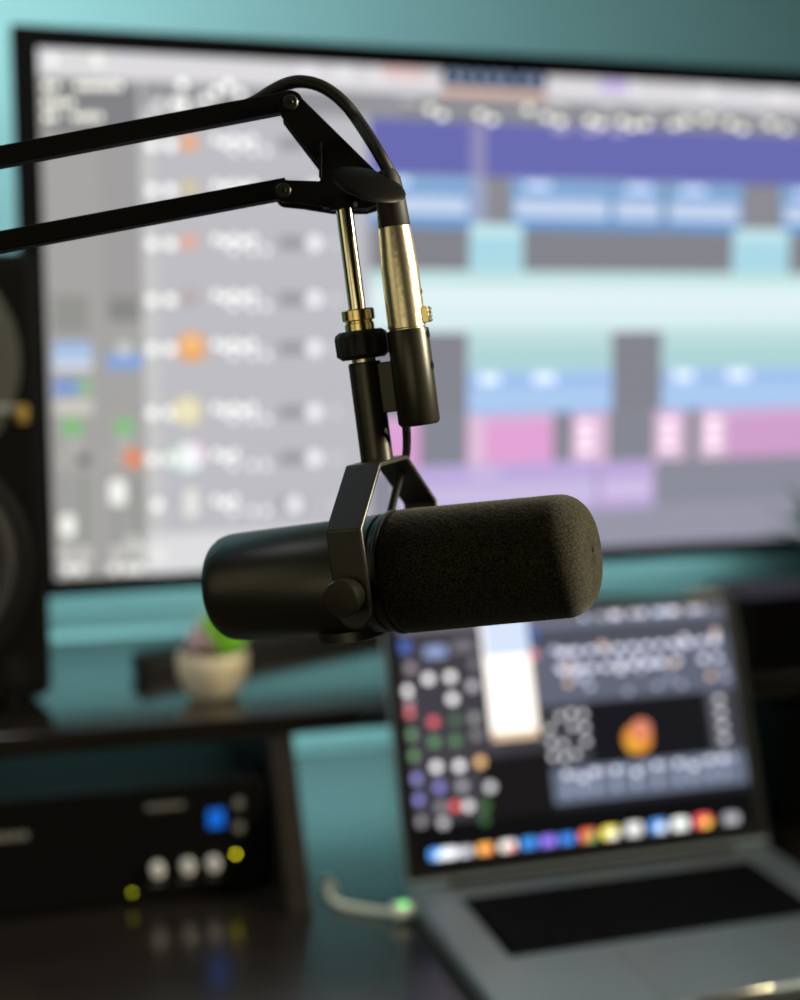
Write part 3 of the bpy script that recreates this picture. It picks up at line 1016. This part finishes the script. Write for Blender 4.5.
LENX = -720
up0, up1 = hp(LENX, 99.5 + (275 - LENX) * 0.191), hp(294, 96)
lo0, lo1 = hp(LENX + 8, 186.5 + (275 - LENX) * 0.186), hp(286, 184.5)
for p0, p1, nm in ((up0, up1, 'upper_bar'), (lo0, lo1, 'lower_bar')):
    pts = bar(p0, p1, 0.0048, 0)
    MB().prism([tuple(p) for p in pts], -0.004, 0.004).build(nm, M['arm'], arm, bevel=0.0008, mtx=HF)


def disc_pts(cx, cy, r, a0, a1, n=16):
    return [hp(cx + r * math.cos(math.radians(a0 + (a1 - a0) * i / n)), cy - r * math.sin(math.radians(a0 + (a1 - a0) * i / n))) for i in range(n + 1)]


# head: two cheek plates with the fork ends, and a central block
plate = disc_pts(290.5, 102.5, 12.5, 215, 20, 14) + [hp(372, 167), hp(380, 175), hp(380, 200), hp(376, 205), hp(366, 208), hp(332, 208), hp(300, 203)] + \
    disc_pts(284, 190.5, 11.0, 255, 100, 10) + [hp(320, 181), hp(320, 167), hp(281, 116)]
MB().prism(plate, -0.0088, -0.0068).build('cheek_plate', M['arm'], arm, bevel=0.0005, mtx=HF)
MB().prism(plate, 0.0045, 0.0065).build('cheek_plate', M['arm'], arm, bevel=0.0005, mtx=HF)
MB().prism([hp(321, 150), hp(368, 168), hp(379, 176), hp(379, 199), hp(366, 207), hp(321, 205)], -0.0066, 0.0044).build('head_block', M['arm'], arm, bevel=0.001, mtx=HF)
MB().prism([hp(319, 141), hp(322, 143), hp(322, 178), hp(319, 178)], -0.0105, -0.0086).build('stiffening_rib', M['arm'], arm, bevel=0.0004, mtx=HF)
for (cx, cy) in ((290.5, 102.5), (283.5, 190.5)):
    x_, z_ = hp(cx, cy)
    bolt = MB().lathe([(-0.0100, 0.0032), (-0.0094, 0.0038), (0.0066, 0.0038), (0.0072, 0.0032)], 24, 'Y', Matrix.Translation((x_, 0, z_))).build('pivot_bolt', M['mic'], arm, mtx=HF)
    MB().lathe([(-0.0103, 0.0013), (-0.0099, 0.0016)], 6, 'Y', Matrix.Translation((x_, 0, z_))).build('bolt_socket', M['tube'], bolt)
x_, z_ = hp(319.5, 160)
MB().lathe([(-0.0098, 0.0012), (-0.0088, 0.0014)], 16, 'Y', Matrix.Translation((x_, 0, z_))).build('rivet', M['tube'], arm, mtx=HF)
# tension knob: a flat lens-shaped disc lying across the head
x_, z_ = hp(368.5, 183.5)
kp = HF.inverted() @ (V(368.5, 184.5, DA - 0.022) - arm_root_loc)
km = HF @ Matrix.Translation(kp) @ Matrix.Rotation(math.radians(19), 4, 'Y') @ Matrix.Rotation(math.radians(33), 4, 'X')
lens = []
for i in range(13):
    t = -1 + 2 * i / 12
    lens.append((0.0034 * t, 0.0178 * math.sqrt(max(0.0, 1 - abs(t) ** 1.6)) + 0.0002))
MB().lathe(lens, 72, 'Z').build('tension_knob', M['plastic'], arm, mtx=km)
MB().lathe([(kp.y, 0.003), (-0.006, 0.003)], 24, 'Y', Matrix.Translation((kp.x - 0.004, 0, kp.z))).build('knob_stud', M['tube'], arm, mtx=HF)

# socket, chrome rod and brass adapter follow the microphone's own axis
MI = AI @ MM
MB().lathe([(0.1780, 0.0068), (0.1815, 0.0072), (0.1830, 0.0072)], 40, 'Z').build('rod_socket', M['arm'], arm, mtx=MI)
MB().lathe([(0.1288, 0.0042), (0.1800, 0.0042)], 48, 'Z').build('chrome_rod', M['chrome'], arm, mtx=MI)
MB().lathe([(0.1192, 0.0060), (0.1196, 0.0072), (0.1228, 0.0072), (0.1232, 0.0066), (0.1240, 0.0066), (0.1246, 0.0080), (0.1292, 0.0080), (0.1298, 0.0074)], 48, 'Z').build(
    'thread_adapter', M['brass'], arm, mtx=MI)

# the far end of the bars, the elbow and the lower arm down to the clamp base
ex, ez = (Vector(up0) + Vector(lo0)) / 2
MB().prism([tuple(Vector(up0) + Vector((0.010, 0.012))), tuple(Vector(up0) + Vector((-0.014, 0.010))), tuple(Vector(lo0) + Vector((-0.018, -0.012))), tuple(Vector(lo0) + Vector((0.010, -0.010)))],
           -0.009, -0.0055).prism([tuple(Vector(up0) + Vector((0.010, 0.012))), tuple(Vector(up0) + Vector((-0.014, 0.010))), tuple(Vector(lo0) + Vector((-0.018, -0.012))), tuple(Vector(lo0) + Vector((0.010, -0.010)))],
           0.0055, 0.009).build('elbow_plate', M['arm'], arm, bevel=0.0005, mtx=HF)
elbow_w = HF @ Vector((ex - 0.006, 0, ez))
MB().tube([elbow_w, Vector((0, 0, 0.055))], 0.0085, 16).build('lower_arm', M['arm'], arm)
MB().lathe([(0, 0.030), (0.008, 0.030), (0.010, 0.016), (0.050, 0.013), (0.060, 0.011)], 32, 'Z').build('base_clamp', M['arm'], arm)

# ================================================================ XLR CABLE
xl = thing('xlr_cable', 'black cable with a silver plug arching over the arm head', 'cable', mtx=MM)
MIV = MM.inverted()
MB().lathe([(0.1160, 0.0084), (0.1168, 0.0088), (0.1174, 0.0088), (0.1178, 0.0085), (0.1180, 0.0092), (0.1460, 0.0090), (0.1590, 0.0082), (0.1655, 0.0077), (0.1660, 0.0070)], 64, 'Z',
           Matrix.Translation((XO, 0, 0))).build('plug_barrel', M['satin'], xl)
MB().lathe([(0.1655, 0.0074), (0.1662, 0.0077), (0.1790, 0.0070), (0.1885, 0.0058), (0.1920, 0.0042), (0.1925, 0.0034)], 48, 'Z', Matrix.Translation((XO, 0, 0))).build('strain_relief', M['rubber'], xl)
m_ = Matrix.Translation((XO, 0, 0)) @ Matrix.Rotation(0.15, 4, 'Z')
lt = MB()
lt.box(0.0080, 0.0118, -0.0030, 0.0030, 0.1190, 0.1265, m_)
for j in range(4):
    lt.box(0.0116, 0.0125, -0.0028, 0.0028, 0.1195 + j * 0.0018, 0.1204 + j * 0.0018, m_)
lt.build('release_latch', M['brass'], xl, bevel=0.0003)
MB().lathe([(0.0086, 0.0013), (0.0094, 0.0012)], 12, 'X', m_ @ Matrix.Translation((0, 0, 0.134))).build('plug_screw', M['edge'], xl)
pp = []
top = MM @ Vector((XO, 0, 0.1905))
dk = (_cf).dot(top - ORG)
pix = [(389, 172, dk), (377, 150, dk), (359, 122, 0.678), (346, 105, 0.679), (332, 92.5, 0.680), (317, 84.5, 0.681), (300, 81.5, 0.682), (285, 84.5, 0.685), (270, 92, 0.688), (255, 101.5, 0.690), (235, 110, 0.691),
       (200, 119, 0.691), (100, 138, 0.691), (0, 157, 0.691), (-200, 195, 0.691), (-500, 252, 0.691), (-690, 289, 0.691)]
pp = [MIV @ top] + [MIV @ V(*q) for q in pix]
MB().tube(smooth_path(pp, 6), 0.0031, 16).build('cord', M['rubber'], xl)
